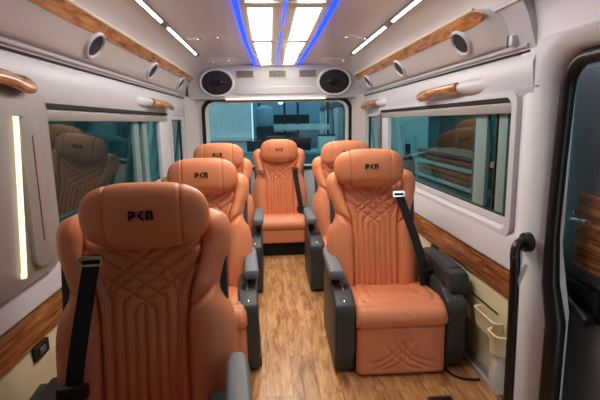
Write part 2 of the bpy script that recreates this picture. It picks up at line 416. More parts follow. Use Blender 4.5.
# ------------------------------------------------------------------ overhead air ducts
def air_duct(s, ya, yb, label):
    X = lambda v: s * v
    r = thing('air_duct', label, 'air duct', (X(.85), (ya + yb) / 2, 1.6), None)
    def ap(bm, name, m, par=None, **k):
        o = finish(name, bm, m, par or r, **k)
        if not par: o.location = (-X(.85), -(ya + yb) / 2, -1.6)
        return o
    bm = B()
    prof = [(X(.815), 1.708), (X(.803), 1.706), (X(.800), 1.698), (X(.845), 1.63), (X(.878), 1.58), (X(.895), 1.55), (X(.905), 1.542), (X(.95), 1.545), (X(.95), 1.71)]
    rings = []
    n = 14
    for k, (y, f) in enumerate([(ya - .10, -.1), (ya - .09, .18), (ya - .04, .55), (ya + .0, .9), (ya + .04, 1)] + [(ya + .05 + (yb - ya - .1) * j / 6, 1) for j in range(1, 7)] + [(yb - .01, .7), (yb, .3)]):
        rings.append([(X(.93) + (x - X(.93)) * f if abs(x) < .93 else x, y, 1.545 + (z - 1.545) * min(1, .55 + .45 * max(f, 0))) for x, z in prof])
    loft(bm, rings); ap(bm, 'duct_body', M['duct'], angle=50)
    # wood strip lying along the upper edge
    bm = B()
    q = [(X(.803), 1.700), (X(.798), 1.694), (X(.830), 1.646), (X(.836), 1.650)]
    loft(bm, [[(x, y, z) for x, z in q] for y in (ya + .06, yb - .03)] [:0] or [[(x + (X(.815) - x) * k, y, z + (1.672 - z) * k) for x, z in q] for y, k in ((ya - .03, .85), (ya - .01, .5), (ya + .04, .12), (ya + .10, 0), (yb - .03, 0))]); ap(bm, 'wood_strip', M['handlewood'])
    bm = B(); tube(bm, [(X(.800), ya + .03, 1.704), (X(.800), yb - .03, 1.704)], .008, 8); ap(bm, 'edge_bead', M['cream'])
    nrm = Vector((X(-.84), 0, -.54)).normalized()
    for y in (2.20, 3.23, 4.24):
        c = Vector((X(.858), y, 1.608))
        bm = B()
        u = Vector((0, 1, 0)); v = nrm.cross(u).normalized()
        rings = []
        for (rad, off) in ((.068, -.012), (.066, .006), (.061, .014), (.055, .014), (.051, .008), (.049, .002)):
            rings.append([c + nrm * off + (u * math.cos(a) * 1.35 + v * math.sin(a)) * rad for a in [2 * PI * k / 28 for k in range(28)]])
        loft(bm, rings, cap=False)
        ring = ap(bm, 'air_vent', M['white'])
        bm = B()
        loft(bm, [[c + nrm * o_ + (u * math.cos(a) * 1.35 + v * math.sin(a)) * rr for a in [2 * PI * k / 28 for k in range(28)]] for rr, o_ in ((.051, -.01), (.051, .004))])
        for j in range(-2, 3):
            p = c + v * j * .014 + nrm * .004
            e = u * math.sqrt(max(0, .038 ** 2 - (j * .014) ** 2)) * 1.3
            tube(bm, [p - e, p + e], .003, 6)
        ap(bm, 'vent_louvre', M['metalgrey'] if False else M['dark'], ring)
    return r
air_duct(-1, .60, 4.66, 'long overhead air duct with three oval vents above the left windows')
air_duct(1, 1.93, 4.66, 'overhead air duct with three oval vents and wood strip above the right windows')

# duct end cap screw/button on the right
b = B(); box(b, .895, .925, 1.805, 1.84, 1.53, 1.575, .008)
tag(finish('coat_hook', b, M['white']), 'small white coat hook in front of the right overhead duct', 'hook')
b = B(); box(b, .892, .9, 1.83, 1.842, 1.53, 1.575, .002); 
o = finish('hook_insert', b, M['dark']); o.parent = bpy.data.objects['coat_hook']

# ------------------------------------------------------------------ wooden grab handles over the windows
def grab_handle(s, ya, yb, label):
    """ya = near (white mount) end, yb = far end"""
    X = lambda v: s * v
    r = thing('grab_rail', label, 'handle', (X(.93), ya, 1.40), 'wooden grab handles above the windows')
    def gp(bm, name, m):
        o = finish(name, bm, m, r); o.location = (-X(.93), -ya, -1.40); return o
    L_ = yb - ya
    bm = B()
    rings = []
    n = 20
    for k in range(13):
        t = k / 12; y = ya + t * L_ * .36
        w_ = math.sin(PI * min(1, (t * .95 + .03)) ) ** .6 if t < .55 else (math.sin(PI * (.55 * .95 + .03)) ** .6) * (1 - .35 * (t - .55) / .45)
        hz = .036 * w_ + .003; hx = .052 * (.15 + .85 * min(1, t * 1.5)) * (w_ if t < .5 else 1)
        rings.append([(X(.935 - max(0, math.cos(a)) * hx), y, 1.405 + math.sin(a) * hz) for a in [2 * PI * j / n for j in range(n)]])
    loft(bm, rings); gp(bm, 'end_mount', M['white'])
    bm = B()
    pts = smoothpath([(X(.895), ya + L_ * .30, 1.405), (X(.880), ya + L_ * .45, 1.402), (X(.874), ya + L_ * .7, 1.398), (X(.874), ya + L_ * .88, 1.380), (X(.882), ya + L_ * .97, 1.384), (X(.905), ya + L_ * .985, 1.402), (X(.938), ya + L_ * .95, 1.412)])
    rr = [.031 - .009 * i / (len(pts) - 1) for i in range(len(pts))]
    tube(bm, pts, rr, 14, flat=.75); gp(bm, 'wooden_grip', M['handlewood'])
    bm = B()
    prism(bm, rrect((ya + yb) / 2 + L_ * .15, 1.405, L_ * .36, .03, .028), 'X', *sorted((X(.925), X(.94)))); gp(bm, 'back_plate', M['duct'])
grab_handle(1, 2.06, 2.88, 'wooden grab handle with white mount above the nearest right window')
grab_handle(1, 3.82, 4.62, 'far wooden grab handle above the right windows, nearest the rear speaker')
grab_handle(-1, 3.05, 3.95, 'wooden grab handle with white mount above the left window, near the rear')
grab_handle(-1, 1.06, 1.65, 'glossy wooden grab handle cut off at the left edge of the photo')

# ------------------------------------------------------------------ linear ceiling strips
def strip_lamp(s, label):
    X = lambda v: s * v
    r = thing('strip_light', label, 'ceiling light', (X(.70), 3, 1.82), None)
    def lp(bm, name, m):
        o = finish(name, bm, m, r, smooth=False); o.location = (-X(.70), -3, -1.82); return o
    ang = s * .36
    bm = B(); box(bm, X(.672) - .017, X(.672) + .017, 1.0, 4.12, 1.822, 1.836, rot=(0, ang, 0), piv=(X(.672), 2, 1.829)); lp(bm, 'housing', M['metalgrey'])
    for (a, c) in ((1.05, 1.72), (1.82, 2.75), (2.92, 4.0)):
        bm = B(); box(bm, X(.672) - .0075, X(.672) + .0075, a, c, 1.818, 1.824, rot=(0, ang, 0), piv=(X(.672), 2, 1.829)); lp(bm, 'light_tube', M['strip'])
strip_lamp(-1, 'long white strip light along the left side of the ceiling')
strip_lamp(1, 'long white strip light along the right side of the ceiling')

# ------------------------------------------------------------------ central ceiling light with blue curves
r = thing('ceiling_light', 'central ceiling light of cream panels between curved blue strips', 'ceiling light', (0.028, 3, 1.87), None)
def cp(bm, name, m, **k):
    o = finish(name, bm, m, r, smooth=False); o.location = (-.028, -3, -1.87); return o
CX0 = .028
def cw(y):          # half width of the barrel curve
    return .262 + .012 * math.cos((y - 3.1) / 1.0) - max(0, y - 3.6) ** 1.6 * .028
def cz(y): return 1.872 - drop(y)
ys = [1.2 + k * (4.86 - 1.2) / 40 for k in range(41)]
def ribbon(bm, ys, xa, xb, z0, z1):
    loft(bm, [[(xa(y), y, cz(y) + z0), (xb(y), y, cz(y) + z0), (xb(y), y, cz(y) + z1), (xa(y), y, cz(y) + z1)] for y in ys])
b = B(); ribbon(b, ys, lambda y: CX0 - cw(y) + .02, lambda y: CX0 + cw(y) - .02, -.014, .004); cp(b, 'light_frame', M['ceil'])
for s in (-1, 1):
    b = B(); ribbon(b, ys, lambda y: CX0 + s * (cw(y) - .028), lambda y: CX0 + s * cw(y), -.02, .004); cp(b, 'blue_strip', M['blue'])
for (a, c) in ((1.50, 2.44), (2.56, 3.52), (3.66, 4.66)):
    for s in (-1, 1):
        yl = [a + (c - a) * k / 8 for k in range(9)]
        b = B(); ribbon(b, yl, lambda y: CX0 + s * .07, lambda y: CX0 + s * (cw(y) - .075), -.018, -.012); cp(b, 'light_panel', M['panel'])
for y in (2.50, 3.59, 4.70):
    b = B(); ribbon(b, [y - .05, y + .05], lambda y: CX0 - cw(y) + .062, lambda y: CX0 + cw(y) - .062, -.021, -.01); cp(b, 'cross_bar', M['ceil'])
for (a, c) in ((1.6, 3.02), (3.22, 4.74)):
    yl = [a + (c - a) * k / 8 for k in range(9)]
    b = B(); ribbon(b, yl, lambda y: CX0 - .022, lambda y: CX0 + .022, -.017, -.012); cp(b, 'centre_recess', M['ceil'])
    b = B(); ribbon(b, yl, lambda y: CX0 - .007, lambda y: CX0 + .007, -.021, -.016); cp(b, 'centre_blue_strip', M['blueviolet'])

# ------------------------------------------------------------------ reading lamps
def reading_lamp(x, y, label):
    z = 1.868 - (abs(x) - .35) * .045 - drop(y)
    r = thing('reading_lamp', label, 'lamp', (x, y, z), 'reading lamps in the ceiling')
    sl = -.07 if x < 0 else .07
    bm = B(); prism(bm, rrect(0, 0, .15, .033, .03), 'Z', -.014, .012, bev=.004); o = finish('lamp_plate', bm, M['ceil'], r); o.rotation_euler = (drop(y) * 0, sl, 0)
    for k in (-.07, .07):
        bm = B(); loft(bm, [[(k + math.cos(a) * q, math.sin(a) * q, zz) for a in [2 * PI * j / 16 for j in range(16)]] for q, zz in ((.022, -.012), (.022, -.018), (.015, -.02))]); o = finish('lamp_ring', bm, M['chrome'], r); o.rotation_euler = (0, sl, 0)
        bm = B(); loft(bm, [[(k + math.cos(a) * q, math.sin(a) * q, zz) for a in [2 * PI * j / 12 for j in range(12)]] for q, zz in ((.008, -.019), (.008, -.023))]); e = finish('bulb', bm, M['pinlamp'], o)
reading_lamp(-.49, 3.38, 'left reading lamp plate in the ceiling, the one nearer the camera')
reading_lamp(-.50, 4.40, 'left reading lamp plate in the ceiling, beside the rear speaker')
reading_lamp(.57, 3.37, 'right reading lamp plate in the ceiling, the one nearer the camera')
reading_lamp(.58, 4.40, 'right reading lamp plate in the ceiling, beside the rear speaker')

# ------------------------------------------------------------------ rear header with speakers and vents
hd = thing('rear_header', 'white moulded header above the rear window holding speakers and vents', 'panel', (0, 4.8, 1.6))
def hp_(bm, name, m, par=None, **k):
    o = finish(name, bm, m, par or hd, **k)
    if not par: o.location = (0, -4.8, -1.6)
    return o
def fy(z): return 4.72 + (1.80 - z) * .30 if z < 1.80 else 4.72      # face leans forward at the top
b = B()
prof = [(4.95, 1.82), (4.70, 1.82), (fy(1.77), 1.77), (fy(1.56), 1.56), (fy(1.52), 1.525), (4.81, 1.495), (4.85, 1.485), (4.95, 1.485)]
xs = [-.90, -.885, -.80, -.5, 0, .5, .84, .93, .945]
rings = []
for x in xs:
    e = .06 if abs(x - .02) > .91 else (.02 if abs(x - .02) > .8 else 0)
    rings.append([(x, y + (e if y < 4.9 else 0), z) for y, z in prof])
loft(b, rings); hp_(b, 'header_body', M['white'], angle=30)
tilt = math.atan(.30)
def face_pt(x, z, off=0):
    return Vector((x, fy(z) - off * math.cos(tilt), z - off * math.sin(tilt)))
def face_disc(bm, cx, cz, rr, offs, n=32, sx=1):
    rings = []
    U = Vector((1, 0, 0)); V = Vector((0, -math.sin(tilt), math.cos(tilt))).normalized(); Nn = Vector((0, -math.cos(tilt), -math.sin(tilt)))
    c = face_pt(cx, cz)
    for q, o_ in zip(rr, offs):
        rings.append([c + Nn * o_ + U * math.cos(a) * q * sx + V * math.sin(a) * q * .80 for a in [2 * PI * k / n for k in range(n)]])
    loft(bm, rings)
def face_prism(bm, pts, o0, o1):
    V = Vector((0, -math.sin(tilt), math.cos(tilt))); Nn = Vector((0, -math.cos(tilt), -math.sin(tilt)))
    c = face_pt(0, 1.65)
    loft(bm, [[c + Vector((1, 0, 0)) * x + V * (z - 1.65) / math.cos(tilt) + Nn * o_ for x, z in pts] for o_ in (o0, o1)])
for x, lab in ((-.585, 'round black speaker with white ring at the left of the rear header'), (.615, 'round black speaker with white ring at the right of the rear header')):
    sp = thing('speaker', lab, 'speaker', (x, fy(1.655), 1.655), 'speakers in the rear header')
    def spp(bm, name, m, sp=sp, x=x):
        o = finish(name, bm, m, sp); o.location = (-x, -fy(1.655), -1.655); return o
    b = B(); face_disc(b, x, 1.655, (.180, .178, .172, .156), (.0, .014, .022, .018), sx=1.0); spp(b, 'speaker_ring', M['pillar'])
    b = B(); face_disc(b, x, 1.655, (.155, .148, .05), (.018, .026, .034), sx=1.0); spp(b, 'grille', M['speaker'])
    b = B(); face_disc(b, x, 1.655, (.048, .042, .02), (.033, .040, .043), sx=1.3); spp(b, 'dust_cap', M['logo'])
    b = B(); face_disc(b, x + .01, 1.545, (.007, .005), (.02, .028), 10); spp(b, 'screw', M['chrome'])
    b = B(); face_disc(b, x + .095, 1.66, (.006, .004), (.02, .031), 10); spp(b, 'screw', M['chrome'])
for x in (-.30, .03, .34):
    b = B(); face_prism(b, rrect(x, 1.733, .098, .042, .01), 0, .007); v = hp_(b, 'vent', M['duct'])
    b = B(); face_prism(b, rrect(x, 1.733, .084, .031, .004), .0065, .008); hp_(b, 'vent_recess', M['console'], v)
    b = B()
    for k in range(5): face_prism(b, rrect(x, 1.711 + k * .011, .082, .0028, .001), .007, .011)
    face_prism(b, rrect(x, 1.733, .002, .022, .001), .008, .012)
    hp_(b, 'louvre', M['greytrim'], v)
b = B(); face_prism(b, [(-.40, 1.535), (-.40, 1.56), (-.34, 1.615), (.38, 1.615), (.45, 1.56), (.45, 1.535)], 0, .014); bmesh.ops.bevel(b, geom=list(b.edges), offset=.006, segments=2, affect='EDGES'); hp_(b, 'raised_moulding', M['white'])
b = B(); box(b, -.51, .53, 4.79, 4.815, 1.478, 1.496, .004); hp_(b, 'light_bar', emit('rear light bar', (255, 225, 205), .55))
# ------------------------------------------------------------------ captain seats
NX, NZ = 150, 210
HB = .685
wz = np.array([0, .05, .10, .20, .30, .36, .42, .48, .54, .60, .64, .665, .685])
ww = np.array([.240, .250, .258, .264, .262, .250, .222, .232, .250, .258, .253, .238, .20])
xs_z = np.array([0, .30, .36, .42, .48, .54, .60, .685]); xs_x = np.array([.124, .124, .127, .134, .150, .166, .17, .17])

def cr(x, xp, fp):   # smooth interpolation
    t = np.interp(x, xp, np.arange(len(xp))); i = np.clip(np.floor(t).astype(int), 0, len(xp) - 2); f = t - i
    fp = np.asarray(fp); g = np.gradient(fp, np.arange(len(fp)))
    p0, p1, m0, m1 = fp[i], fp[i + 1], g[i], g[i + 1]
    return (2 * f**3 - 3 * f**2 + 1) * p0 + (f**3 - 2 * f**2 + f) * m0 + (-2 * f**3 + 3 * f**2) * p1 + (f**3 - f**2) * m1

def seg_dist(X, Z, lines):
    D = np.full(X.shape, 9.0)
    for ln in lines:
        for (ax, az), (bx, bz) in zip(ln, ln[1:]):
            dx, dz = bx - ax, bz - az; L2 = dx * dx + dz * dz + 1e-12
            t = np.clip(((X - ax) * dx + (Z - az) * dz) / L2, 0, 1)
            D = np.minimum(D, np.hypot(X - ax - t * dx, Z - az - t * dz))
    return D

def mir(lines): return lines + [[(-x, z) for x, z in l] for l in lines]

def grid_mesh(bm, P, flip=False):
    """P[j][i] 3D array -> quads; returns vert rows"""
    rows = [[bm.verts.new(p) for p in r] for r in P]
    for a, c in zip(rows, rows[1:]):
        for i in range(len(a) - 1):
            bm.faces.new((a[i], a[i + 1], c[i + 1], c[i]))
    return rows

def backrest_front():
    sgn = np.linspace(-1, 1, NX + 1); U = np.sign(sgn) * (1 - (1 - np.abs(sgn)) ** 1.35)
    H = HB * (1 - (1 - np.linspace(0, 1, NZ + 1)) ** 1.15)
    UU, HH = np.meshgrid(U, H)
    W = cr(HH, wz, ww); XSm = cr(HH, xs_z, xs_x)
    Xc = UU * W; A = np.abs(Xc)
    lines = []
    for k in (1, 2, 3):
        x0 = -.0305 * k; hb = .365 + .030 * (k - 1)
        ln = [(x0, -.05), (x0, hb), (x0 + .006, hb + .012)]
        L_ = .30; ln.append((x0 + .006 + L_ * .80, hb + .012 + L_ * .60)); lines.append(ln)
    lines.append([(-.10, .43), (-.10, .46), (.14, .655)])
    lines.append([(-.0915, .30), (-.093, .40), (-.12, .47), (-.165, .52)])
    D = seg_dist(Xc, HH, mir(lines) + [[(0, -.05), (0, .385)]])
    inside = A < XSm
    puff = .015 * (1 - np.exp(-(D / .0068) ** 1.2))
    puff *= np.clip((.66 - HH) / .02, 0, 1)
    cen = .052 + puff + .004 * (A / XSm) ** 2
    t = np.clip((A - XSm) / (W - XSm + 1e-9), 0, 1)
    hump = .040 * np.sin(PI * np.clip(t, 0, 1) ** .62) ** .75
    # crease between shoulder wing and lower lobe
    dc = HH - (.360 + .085 * np.clip(t, 0, 1) ** .6)
    hump = hump * (1 - .55 * np.exp(-(dc / .014) ** 2)) + .008 * np.clip(-dc / .03, 0, 1) * np.clip((HH - .0) / .1, 0, 1) 
    hump = hump * (1 - .50 * np.clip((HH - .44) / .14, 0, 1))
    bol = (.058 + hump) * (1 - np.clip(t, 0, 1) ** 5) ** .6
    seam = np.exp(-((A - XSm) / .0055) ** 2) * .016
    ycoord = np.where(inside, cen, bol) - seam
    # lumbar curve
    ycoord = ycoord + .012 * np.sin(np.clip(HH / .5, 0, 1) * PI)
    ycoord = ycoord * (1 - .40 * np.clip((HH - .55) / .06, 0, 1) * np.clip((.20 - A) / .05, 0, 1))
    top = np.clip((HH - .60) / .085, 0, 1); ycoord *= np.sqrt(np.clip(1 - top ** 2.2, 0, 1)) * .97 + .03
    P = np.stack([Xc, -ycoord, HH], -1)
    bm = B(); rows = grid_mesh(bm, P)
    # close the back
    back = [[(x, .012, h) for x in (-w_, w_)] for h, w_ in zip(H, W[:, 0])]
    bk = [[bm.verts.new((-w_, .012, h)), bm.verts.new((w_, .012, h))] for h, w_ in zip(H, np.abs(W[:, 0]))]
    for j in range(len(rows) - 1):
        bm.faces.new((rows[j][0], bk[j][0], bk[j + 1][0], rows[j + 1][0]))
        bm.faces.new((rows[j][-1], bk[j][1], bk[j + 1][1], rows[j + 1][-1]))
        bm.faces.new((bk[j][0], bk[j][1], bk[j + 1][1], bk[j + 1][0]))
    return bm

def headrest_bm(hw=.194, hh=.105, hd_=.066):
    bm = B(); rings = []
    for u in np.concatenate([[-.998], np.linspace(-.99, -.6, 9), np.linspace(-.59, -.55, 8)[1:], np.linspace(-.5, .5, 14), np.linspace(.55, .59, 8)[:-1], np.linspace(.6, .99, 9), [.998]]):
        s_ = (1 - abs(u) ** 3.0) ** (1 / 2.6)
        sy = (1 - abs(u) ** 2.6) ** (1 / 2.4)
        g = 1 - .07 * math.exp(-((abs(u) - .57) / .014) ** 2)
        ring = []
        for k in range(40):
            a = 2 * PI * k / 40; c, s2 = math.cos(a), math.sin(a)
            e = 2 / 2.7
            y = -math.copysign(abs(c) ** e, c) * hd_ * sy * g
            z = math.copysign(abs(s2) ** e, s2) * hh * s_ * g
            y += .010 * (u ** 2) - .012 * (z / hh) * 1 + (.01 if z < -.07 else 0)
            ring.append((u * hw, y, z))
        rings.append(ring)
    loft(bm, rings); return bm

def logo_bm():
    """raised P K N style badge letters"""
    bm = B(); h = .028; w = .0195; t = .0065
    def poly(pts): 
        prism(bm, [(x, z - h / 2) for x, z in pts], 'Y', -.0035, .012)
    x = -.0345
    poly([(x, h), (x + w * .75, h), (x + w, h * .85), (x + w, h * .45), (x + w * .75, h * .3), (x + w * .42, h * .3), (x + w * .42, h * .52), (x + w * .62, h * .52), (x + w * .62, h * .76), (x, h * .76)])
    poly([(x, h * .62), (x + t, h * .62), (x + t, 0), (x, 0)])
    x += w + .0055
    poly([(x + w * .62, h), (x + w, h), (x + w * .42, h * .5), (x + w, 0), (x + w * .62, 0), (x + w * .0, h * .5)])
    x += w + .0055
    poly([(x, 0), (x, h), (x + w * .8, h), (x + w, h * .84), (x + w, 0), (x + w * .68, 0), (x + w * .68, h * .74), (x + w * .32, h * .74), (x + w * .32, 0)])
    return bm

def shell_bm():
    bm = B(); rings = []
    for h in [-.06, -.04, 0, .1, .2, .3, .4, .5, .58, .62, .65, .668]:
        w_ = float(np.interp(h, [-.06, 0, .1, .35, .5, .58, .63, .668], [.21, .228, .240, .238, .240, .240, .228, .17]))
        y1 = float(np.interp(h, [-.06, .3, .668], [.07, .085, .045]))
        rings.append([(x, y, h) for x, y in ((-w_, -.03), (-w_ - .004, -.01), (-w_ + .01, .03), (-w_ + .05, y1 - .01), (-w_ * .5, y1), (w_ * .5, y1), (w_ - .05, y1 - .01), (w_ - .01, .03), (w_ + .004, -.01), (w_, -.03))])
    loft(bm, rings); return bm

def cushion_bm():
    path = [(.06, .255), (.015, .258), (-.008, .268), (-.020, .290), (-.022, .312), (-.012, .338), (.008, .356), (.035, .364), (.055, .364), (.07, .362), (.12, .358), (.2, .350), (.3, .336), (.38, .322), (.44, .310), (.46, .29)]
    P2 = smoothpath([(0, a, c) for a, c in path], 5)
    n = 60
    pad = [[(-.165, .055), (-.185, .10), (-.19, .2), (-.185, .34), (-.16, .39), (.16, .39), (.185, .34), (.19, .2), (.185, .10), (.165, .055), (.1, .045), (-.1, .045), (-.165, .055)],
           [(-.12, .12), (-.13, .2), (-.12, .32), (.12, .32), (.13, .2), (.12, .12), (-.12, .12)]]
    sg = np.linspace(-1, 1, n + 1); U = np.sign(sg) * (1 - (1 - np.abs(sg)) ** 1.3)
    Xc = U * .222
    bm = B(); rows = []
    for q in P2:
        y, z = q.y, q.z
        D = seg_dist(Xc, np.full_like(Xc, y), pad)
        row = []
        for x, d_ in zip(Xc, D):
            e = max(0, (abs(x) - .185) / .037); inset = (1 - math.sqrt(max(0, 1 - e * e))) * .028
            inpad = abs(x) < .19 and .045 < y < .39
            top = z > .3
            zz = z + (.017 * (1 - math.exp(-d_ / .010)) * (1 if inpad else .45) if top and y > .02 else 0) + (.018 * (abs(x) / .22) ** 2 * min(1, max(0, (y - .04) / .08)) if top else 0)
            yy_ = y
            if y < .03: yy_ = y + inset * .9
            zz = zz - inset if top else zz + inset * .3
            row.append((x, yy_, zz))
        rows.append(row)
    vr = grid_mesh(bm, rows)
    # sides + bottom
    lo = [[bm.verts.new((r_[0][0], min(max(r_[0][1], .03), .45), .25)), bm.verts.new((r_[-1][0], min(max(r_[0][1], .03), .45), .25))] for r_ in rows]
    for j in range(len(vr) - 1):
        bm.faces.new((vr[j][0], vr[j + 1][0], lo[j + 1][0], lo[j][0])); bm.faces.new((vr[j][-1], vr[j + 1][-1], lo[j + 1][1], lo[j][1]))
        bm.faces.new((lo[j][0], lo[j][1], lo[j + 1][1], lo[j + 1][0]))
    return bm

def legrest_bm():
    nx, nz = 80, 60
    bm = B(); X_ = np.linspace(-.218, .218, nx + 1); Z_ = np.linspace(.008, .262, nz + 1)
    XX, ZZ = np.meshgrid(X_, Z_)
    def arc(cx, w_, top, bot):
        return [(cx + w_ * math.sin(t), bot + (top - bot) * (1 - abs(math.sin(t)) ** 1.4)) for t in np.linspace(-PI / 2, PI / 2, 14)]
    ls = mir([[(-.13, .045), (-.09, .06), (-.045, .085), (0, .125), (.03, .165), (.04, .19)], [(-.15, .075), (-.10, .085), (-.055, .11), (-.02, .145), (.005, .18)], [(-.085, .038), (-.04, .05), (.0, .08), (.05, .12), (.07, .15)]])
    D = seg_dist(XX, ZZ, ls)
    ex = np.clip((np.abs(XX) - .19) / .028, 0, 1); ez = np.clip(np.maximum((ZZ - .240) / .022, (.030 - ZZ) / .022), 0, 1)
    r_ = np.clip(ex ** 2 + ez ** 2, 0, 1)
    Yd = .028 * (1 - np.sqrt(1 - r_)) + .011 * np.exp(-(D / .007) ** 1.3)
    P = np.stack([XX, Yd, ZZ], -1)
    rows = grid_mesh(bm, P)
    per = [rows[0][i] for i in range(nx + 1)] + [rows[j][nx] for j in range(1, nz + 1)] + [rows[nz][i] for i in range(nx - 1, -1, -1)] + [rows[j][0] for j in range(nz - 1, 0, -1)]
    bk = [bm.verts.new((v.co.x, .06, v.co.z)) for v in per]
    for i in range(len(per)):
        j = (i + 1) % len(per); bm.faces.new((per[i], per[j], bk[j], bk[i]))
    bm.faces.new(bk)
    return bm

RECL = math.radians(13)
def make_seat():
    r = bpy.data.objects.new('captain_seat', None); COL.objects.link(r); r.empty_display_size = .05
    b = B(); box(b, -.29, .29, .09, .52, .0, .06, .01); box(b, -.2, .2, .06, .5, .05, .25, .01)
    finish('seat_base', b, M['dark'], r)
    finish('leg_rest', legrest_bm(), M['leather'], r, angle=60)
    finish('seat_cushion', cushion_bm(), M['leather'], r, angle=60)
    for s in (-1, 1):
        b = B()
        prof = [(.085, .004), (.055, .018), (.034, .12), (.022, .33), (.032, .365), (.12, .415), (.5, .42), (.58, .36), (.60, .004)]
        prism(b, prof, 'X', *sorted((s * .226, s * .325)), bev=.014, seg=3)
        c = finish('side_console', b, M['console'], r)
        b = B(); box(b, s * .255 - .012, s * .255 + .012, .05, .17, .385, .405, .003, rot=(math.radians(28), 0, 0)); finish('console_slot', b, M['black'], c)
        b = B(); box(b, s * .275 - .004, s * .275 + .004, .05, .17, .397, .407, .002, rot=(math.radians(28), 0, 0)); finish('slot_trim', b, M['chrome'], c)
    # aisle armrest is at x<0 here ; wall armrest x>0 (broader)
    b = B()
    secs = []
    for y, hw_, zt, zb in ((.135, .026, .498, .470), (.142, .036, .507, .462), (.18, .038, .512, .458), (.35, .036, .514, .46), (.52, .034, .515, .465), (.58, .026, .51, .475)):
        secs.append([(-.302 + x, y, z) for x, z in rrect(0, (zt + zb) / 2, hw_, (zt - zb) / 2, min(.016, (zt - zb) / 2 - .001), 4)])
    loft(b, secs); finish('armrest', b, M['arm'], r)
    b = B(); box(b, -.325, -.28, .20, .54, .40, .468, .01); a = finish('armrest_support', b, M['dark'], r)
    return r

def add_wall_arm(r):
    b = B(); secs = []
    for y, hw_, zt, zb in ((.07, .035, .485, .40), (.08, .046, .498, .385), (.12, .050, .503, .38), (.40, .050, .505, .38), (.54, .042, .50, .39)):
        secs.append([(.302 + x, y, z) for x, z in rrect(0, (zt + zb) / 2, hw_, (zt - zb) / 2, .022, 4)])
    loft(b, secs)
    o = finish('wall_armrest', b, M['console'], r)
    b = B(); box(b, .272, .332, .14, .42, .501, .509, .003); finish('arm_lid', b, M['shell'], o)

# prototype pieces that lean with the back
P_seat = make_seat()
P_back = finish('backrest', backrest_front(), M['leather'], P_seat, angle=75)
P_shell = finish('back_shell', shell_bm(), M['shell'], P_back)
P_head = finish('headrest', headrest_bm(), M['leather'], P_seat, angle=75)
P_logo = finish('emblem', logo_bm(), M['logo'], P_head, smooth=False); P_logo['label'] = 'dark metal lettered badge'
P_logo.location = (0, -.070, .008)
add_wall_arm(P_seat)

def pose_back(seat, recline, headlift=0, backy=.43):
    """hinge at (0, backy, .30)"""
    R = Matrix.Rotation(-recline, 4, 'X')
    for ch in seat.children:
        n = ch.name.split('.')[0]
        if n == 'backrest':
            ch.location = (0, backy, .295); ch.rotation_euler = (-recline, 0, 0)
        if n == 'headrest':
            p = Matrix.Translation((0, backy, .295)) @ R @ Vector((0, -.125, .685 + headlift))
            ch.location = p; ch.rotation_euler = (-recline * .5, 0, 0)
        if n in ('armrest', 'armrest_support', 'wall_armrest'):
            pass

def belt(seat, pts, buckle=True):
    """black strap as a ribbon through pts (seat space) with chrome guide"""
    P = smoothpath(pts, 6); b = B(); rings = []
    w_ = .024
    for p in P:
        rings.append([(p.x - w_, p.y - .002, p.z), (p.x + w_, p.y - .002, p.z), (p.x + w_, p.y + .002, p.z), (p.x - w_, p.y + .002, p.z)])
    loft(b, rings); bl = finish('seat_belt', b, M['belt'], seat)
    p = Vector(pts[0])
    b = B(); ring_prism(b, rrect(p.x, p.z, .034, .016, .008, 3), rrect(p.x, p.z - .002, .026, .007, .004, 3), 'Y', p.y - .012, p.y + .006); box(b, p.x - .038, p.x + .038, p.y - .010, p.y + .008, p.z + .004, p.z + .016, .004); finish('belt_guide', b, M['chrome'], bl)
    if buckle:
        q = Vector(pts[-1])
        b = B(); box(b, q.x - .042, q.x + .042, q.y - .02, q.y + .012, q.z - .012, q.z + .028, .008); box(b, q.x - .026, q.x + .026, q.y - .017, q.y + .01, q.z - .10, q.z - .01, .005)
        k = finish('belt_buckle', b, M['dark'], bl)
    return bl

SEATS = []
def place(x, y, label, recline=13, mirror=False, proto=P_seat, first=False, rz=0, name=None):
    s = proto if first else copy_tree(proto)
    s.location = (x, y, 0); s.rotation_euler = (0, 0, rz)
    if mirror:
        for ch in s.children:
            if ch.name.split('.')[0] in ('armrest', 'armrest_support', 'wall_armrest'):
                if ch.name.startswith('wall'): ch.location.x = -.604
                elif ch.name.startswith('armrest'): ch.location.x = .604
    pose_back(s, math.radians(recline))
    tag(s, label, 'seat', 'tan leather seats of the van')
    SEATS.append(s); return s

R1 = place(.542, 2.0, 'tan quilted leather seat on the right of the aisle, nearest the camera, fully in view', 11, first=True, rz=-.02)
R2 = place(.525, 3.10, 'tan leather seat at rear right, half hidden behind the large right-hand seat', 11)
L3 = place(-.475, 3.12, 'tan leather seat at rear left, between the middle left seat and the rear window', 12, mirror=True)
L2 = place(-.43, 2.05, 'tan leather seat in the left column, directly behind the big front left seat', 15, mirror=True, rz=.05)
L1 = place(-.418, .94, 'large tan leather seat at front left with black belt, closest to the camera', 12, mirror=True, rz=.085)
def nudge(seat, names, dx=0, dy=0, dz=0):
    for ch in seat.children:
        if ch.name.split('.')[0] in names:
            ch.location.x += dx; ch.location.y += dy; ch.location.z += dz
ARM = ('armrest', 'armrest_support')
nudge(L1, ARM, 0, -.20, .02); nudge(R2, ARM, 0, 0, .035); nudge(L3, ARM, 0, 0, .035); nudge(L2, ARM, -.05); nudge(L2, ('side_console',), -.045); nudge(L1, ARM, -.05); nudge(L1, ('side_console',), -.07)
nudge(R1, ('backrest',), -.05); nudge(R1, ('headrest',), -.082); nudge(L2, ('headrest',), 0, 0, -.035); nudge(L1, ('headrest',), -.01, 0, -.02); nudge(L1, ('backrest',), -.03); nudge(L1, ('wall_armrest',), 0, -.08, -.04)
